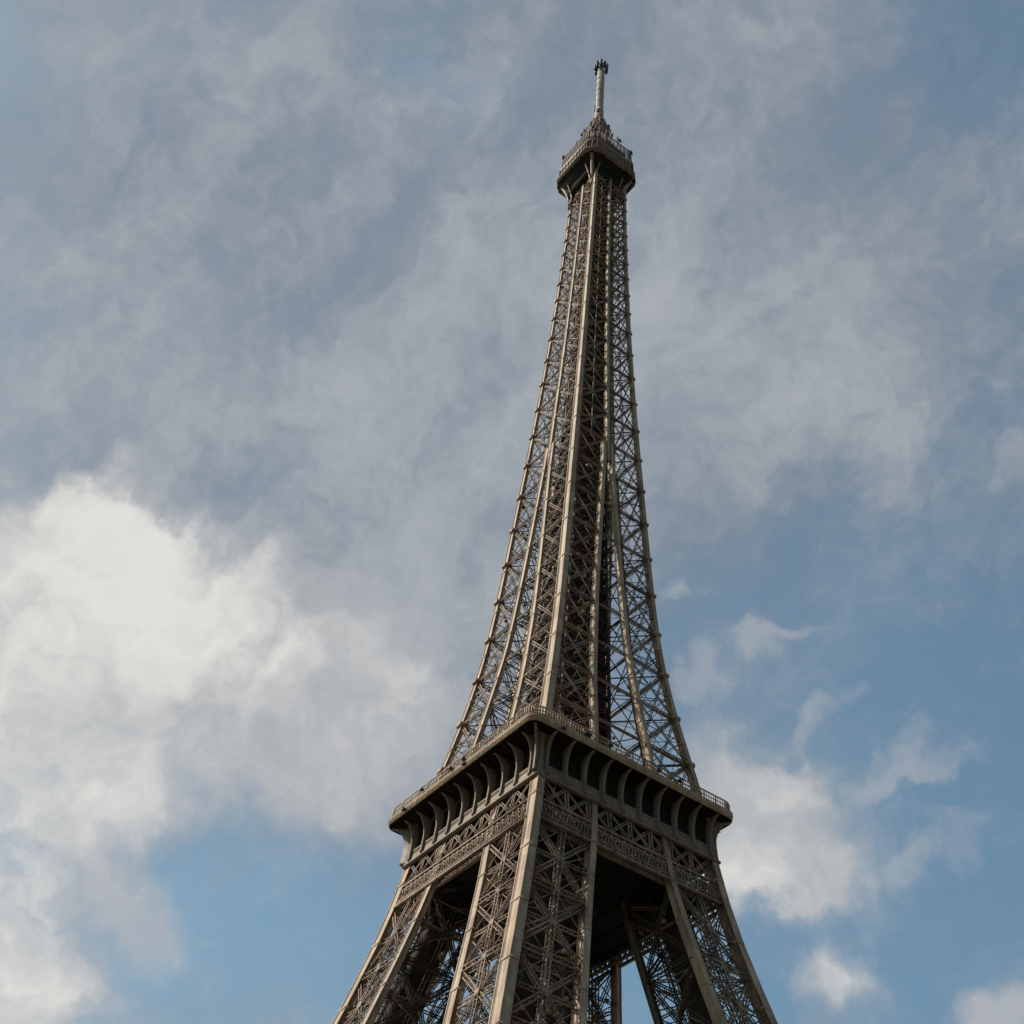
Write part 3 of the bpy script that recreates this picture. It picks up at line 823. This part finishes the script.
# corner and side consoles
def summit_console(reach, drop, t):
    m_ = MB(); n = 11; prof = []
    for i in range(n):
        q = i / (n - 1)
        prof.append((-0.5 + (reach + .5) * (q ** 2.0), -drop + drop * min(1.0, q * 1.12)))
    vs = []
    for y in (-t, t): vs += [(x, y, z) for x, z in prof] + [(-.3, y, z) for x, z in prof]
    fs = []; o = 2 * n
    for i in range(n - 1):
        fs += [(i, i + 1, n + i + 1, n + i), (o + i, o + n + i, o + n + i + 1, o + i + 1), (i, o + i, o + i + 1, i + 1), (n + i, n + i + 1, o + n + i + 1, o + n + i)]
    fs += [(0, n, 3 * n, 2 * n), (n - 1, 3 * n - 1, 4 * n - 1, 2 * n - 1)]
    m_.poly(vs, fs)
    return m_
pc = summit_console(H3 * 1.414 - 4.5 * 1.414 - 1.0, 9.0, 0.34).build('console', M_BRACE, summit)
ps = summit_console(H3 - 4.5, 7.5, 0.16).build('console', M_PLATE, summit)
for i in range(4):
    sx, sy = QUADS[i]
    o = pc if i == 0 else pc.copy()
    if i: COL.objects.link(o)
    o.parent = summit; o.location = (sx * 4.35 + OX, sy * 4.35 + OY, Z3 - .1); o.rotation_euler = (0, 0, math.atan2(sy, sx))
firsts = True
for (nx, ny), (tx, ty) in FACES:
    for t in (-3.2, 3.2):
        o = ps if firsts else ps.copy()
        if not firsts: COL.objects.link(o)
        firsts = False
        o.parent = summit; o.location = (nx * 4.45 + tx * t + OX, ny * 4.45 + ty * t + OY, Z3 - .1); o.rotation_euler = (0, 0, math.atan2(ny, nx))
# enclosed gallery with windows
mb = MB()
hg, cg = 6.55, 1.6
mb.loft([oct_(h, c, z) for h, c, z in ((hg, cg, Z3 + 1.3), (hg, cg, Z3 + 2.4), (hg - .12, cg, Z3 + 2.45), (hg - .12, cg, Z3 + 4.3), (hg, cg, Z3 + 4.35), (hg + .1, cg, Z3 + 5.1), (hg + .1, cg, Z3 + 5.4))], cap1=True)
for k in range(8):
    a = np.array(oct_(hg, cg, 0)[k]); b = np.array(oct_(hg, cg, 0)[(k + 1) % 8]); l = np.linalg.norm(b - a)
    n = max(1, int(l / 0.9))
    for j in range(n + 1):
        p = a + (b - a) * j / n
        mb.bar(p + (0, 0, Z3 + 1.3), p + (0, 0, Z3 + 5.1), 0.2)
mb.build('cabin_wall', M_PLATE, summit)
# mesh cage on the open deck
cg_ = MB(); hc, cc_ = 6.35, 1.5
zc0, zc1 = Z3 + 5.4, Z3 + 10.4
for k in range(8):
    a = np.array(oct_(hc, cc_, 0)[k]); b = np.array(oct_(hc, cc_, 0)[(k + 1) % 8]); l = np.linalg.norm(b - a)
    a2 = np.array(oct_(hc - .25, cc_, 0)[k]); b2 = np.array(oct_(hc - .25, cc_, 0)[(k + 1) % 8])
    for q in (0, .12, .3, .5, .7, 1.0):
        cg_.bar(a + (a2 - a) * q + (0, 0, zc0 + (zc1 - zc0) * q), b + (b2 - b) * q + (0, 0, zc0 + (zc1 - zc0) * q), 0.16 if q in (0, 1.0) else .07)
    n = max(2, int(l / 0.27))
    for j in range(n + 1):
        p = a + (b - a) * j / n; p2 = a2 + (b2 - a2) * j / n
        cg_.bar(p + (0, 0, zc0), p2 + (0, 0, zc1), 0.16 if j % 4 == 0 else 0.07)
cg_.build('mesh_cage', M_PLATE, summit)
# upper cabin with roof
mb = MB()
mb.loft([oct_(h, c, z) for h, c, z in ((5.3, 1.3, zc0), (5.1, 1.3, zc1 - 1.4), (5.3, 1.5, zc1 - .9), (5.0, 1.5, zc1 - .2), (3.4, 1.1, zc1 + 1.6), (3.1, 1.0, zc1 + 1.8))], cap1=True)
for sx, sy in QUADS:
    for q in (-2.2, 0, 2.2):
        mb.bar((OX + sx * 5.25, OY + q, zc0), (OX + sx * 5.15, OY + q, zc1 - 1.2), .3); mb.bar((OX + q, OY + sy * 5.25, zc0), (OX + q, OY + sy * 5.15, zc1 - 1.2), .3)
mb.build('upper_cabin', M_PLATE, summit)
# campanile: arched drum, ring balcony, cone
CX, CY = -CR.x * 0.85, -CR.y * 0.85
def circ(r, z, n=16, cx=CX, cy=CY): return [(cx + r * math.cos(2 * math.pi * i / n), cy + r * math.sin(2 * math.pi * i / n), z) for i in range(n)]
mb = MB()
zk = zc1 + 4.0
mb.loft([circ(r, z) for r, z in ((3.3, zk - 3.4), (3.1, zk + 1.2), (2.8, zk + 1.4), (2.6, zk + 5.0), (2.95, zk + 5.3), (2.95, zk + 5.7), (2.5, zk + 6.2), (2.3, zk + 8.0), (1.9, zk + 9.6), (1.5, zk + 11.2), (1.3, zk + 12.6), (1.15, zk + 13.8), (1.1, zk + 14.2))], cap1=True)
for i in range(12):
    a = 2 * math.pi * i / 12; x, y = math.cos(a), math.sin(a)
    mb.bar((CX + 3.3 * x, CY + 3.3 * y, zk), (CX + 2.7 * x, CY + 2.7 * y, zk + 5.9), .26)
    mb.bar((CX + 2.75 * x, CY + 2.75 * y, zk + 6.3), (CX + 1.45 * x, CY + 1.45 * y, zk + 12.5), .2)
camp = mb.build('campanile', M_BRACE, tower)
mb = MB()
for i in range(16):
    a = 2 * math.pi * i / 16; b = 2 * math.pi * (i + 1) / 16
    for r_, z_ in ((3.0, zk + 7.4), (3.0, zk + 6.9), (3.0, zk + 6.35)):
        mb.bar((CX + r_ * math.cos(a), CY + r_ * math.sin(a), z_), (CX + r_ * math.cos(b), CY + r_ * math.sin(b), z_), .1)
    mb.bar((CX + 3.0 * math.cos(a), CY + 3.0 * math.sin(a), zk + 6.3), (CX + 3.0 * math.cos(a), CY + 3.0 * math.sin(a), zk + 7.4), .09)
mb.build('railing', M_IRON, camp)
# aerials and dishes bristling around the top
def aerial(x, y, z, ht, kind):
    mb = MB()
    mb.bar((x, y, z), (x, y, z + ht), .17)
    if kind == 0:
        for q in (.5, .65, .8, .95): mb.bar((x - .5, y, z + ht * q), (x + .5, y, z + ht * q), .08)
    elif kind == 1:
        mb.bar((x, y, z + ht * .35), (x, y, z + ht * .95), .42, .3)
    else:
        n = 10
        a = Vector((x, y, 0)) - Vector((OX, OY, 0)); a.normalize(); s = Vector((-a.y, a.x, 0)); c0 = Vector((x, y, z + ht * .6)) + a * .15
        rim = [tuple(c0 + a * .35 + (s * math.cos(2 * math.pi * i / n) + Vector((0, 0, 1)) * math.sin(2 * math.pi * i / n)) * .62) for i in range(n)]
        cen = [tuple(c0 + (s * math.cos(2 * math.pi * i / n) + Vector((0, 0, 1)) * math.sin(2 * math.pi * i / n)) * .12) for i in range(n)]
        mb.loft([cen, rim], cap0=True, cap1=True)
    return mb.build('aerial', M_EQUIP, summit)
rnd = random.Random(3)
for i in range(30):
    k = i % 8; a = oct_(6.0, 1.5, 0)[k]; b = oct_(6.0, 1.5, 0)[(k + 1) % 8]; t = rnd.random()
    x, y = a[0] + (b[0] - a[0]) * t, a[1] + (b[1] - a[1]) * t
    aerial(x, y, zc1 - 1.0, rnd.uniform(1.4, 3.4), i % 3)
for i in range(16):
    an = rnd.uniform(0, 6.28); r_ = rnd.uniform(3.2, 4.3)
    aerial(OX + r_ * math.cos(an), OY + r_ * math.sin(an), zc1 - .4, rnd.uniform(3.0, 7.5), i % 3)
for i in range(8):
    an = i * .785 + .3
    aerial(CX + 2.95 * math.cos(an), CY + 2.95 * math.sin(an), zk + 6.5, rnd.uniform(1.4, 2.4), 1 + i % 2)

# ------------------------------------------------------------------ mast
zm0, zm1 = zk + 13.5, 331.5
tilt = Vector((-CR.x * 0.25, -CR.y * 0.25, 0))
mb = MB()
zs_ = [zm0, zm0 + 1.2, zm0 + 1.25, zm0 + 3.2, zm0 + 3.25, zm0 + 3.5, zm0 + 3.55] + [zm0 + 6 + 4.0 * i for i in range(3)] + [zm1]
rs_ = [1.12, 1.10, .98, .98, 1.06, 1.06, .94, .92, .90, .89, .86]
def mc(z): q = (z - zm0) / (zm1 - zm0); return (CX + tilt.x * q, CY + tilt.y * q)
mb.loft([circ(r_, z, 20, *mc(z)) for r_, z in zip(rs_, zs_)], cap0=True, cap1=True)
for i in range(6):
    z = zm0 + 5 + i * 2.7; x, y = mc(z)
    mb.loft([circ(.96, z, 20, x, y), circ(.96, z + .14, 20, x, y)], cap0=True, cap1=True)
mast = mb.build('mast', M_MAST, tower)
for z_, an in ((zm0 + 4.2, -2.2), (zm0 + 2.2, -1.0), (zm0 + 7.0, -2.6)):
    mb = MB(); x, y = mc(z_); x += 1.0 * math.cos(an); y += 1.0 * math.sin(an)
    mb.bar((x, y, z_ - .5), (x, y, z_ + .5), .5, .4)
    mb.bar((x - .6 * math.cos(an), y - .6 * math.sin(an), z_), (x, y, z_), .2)
    mb.build('aerial', M_EQUIP, mast)
mb = MB(); x, y = mc(zm1)
mb.loft([circ(.55, zm1, 12, x, y), circ(.5, zm1 + 3.4, 12, x, y)], cap1=True)
for i in range(9):
    a = 2 * math.pi * i / 9; cx_, cy_ = math.cos(a), math.sin(a); b = a + .45
    r_ = 1.45
    for z_ in (zm1 + .7, zm1 + 2.4):
        mb.bar((x, y, z_), (x + cx_ * r_, y + cy_ * r_, z_), .14)
    mb.bar((x + cx_ * r_, y + cy_ * r_, zm1 + .1 - .5 * (i % 2)), (x + cx_ * r_, y + cy_ * r_, zm1 + 2.7 + .3 * (i % 3)), .55, .4)
    mb.bar((x + cx_ * r_, y + cy_ * r_, zm1 + 1.5), (x + math.cos(a + .7) * r_, y + math.sin(a + .7) * r_, zm1 + 1.5), .12)
mb.bar((x, y, zm1 + 3.4), (x, y, zm1 + 4.5), .14)
mb.build('antenna_cluster', M_EQUIP, mast)
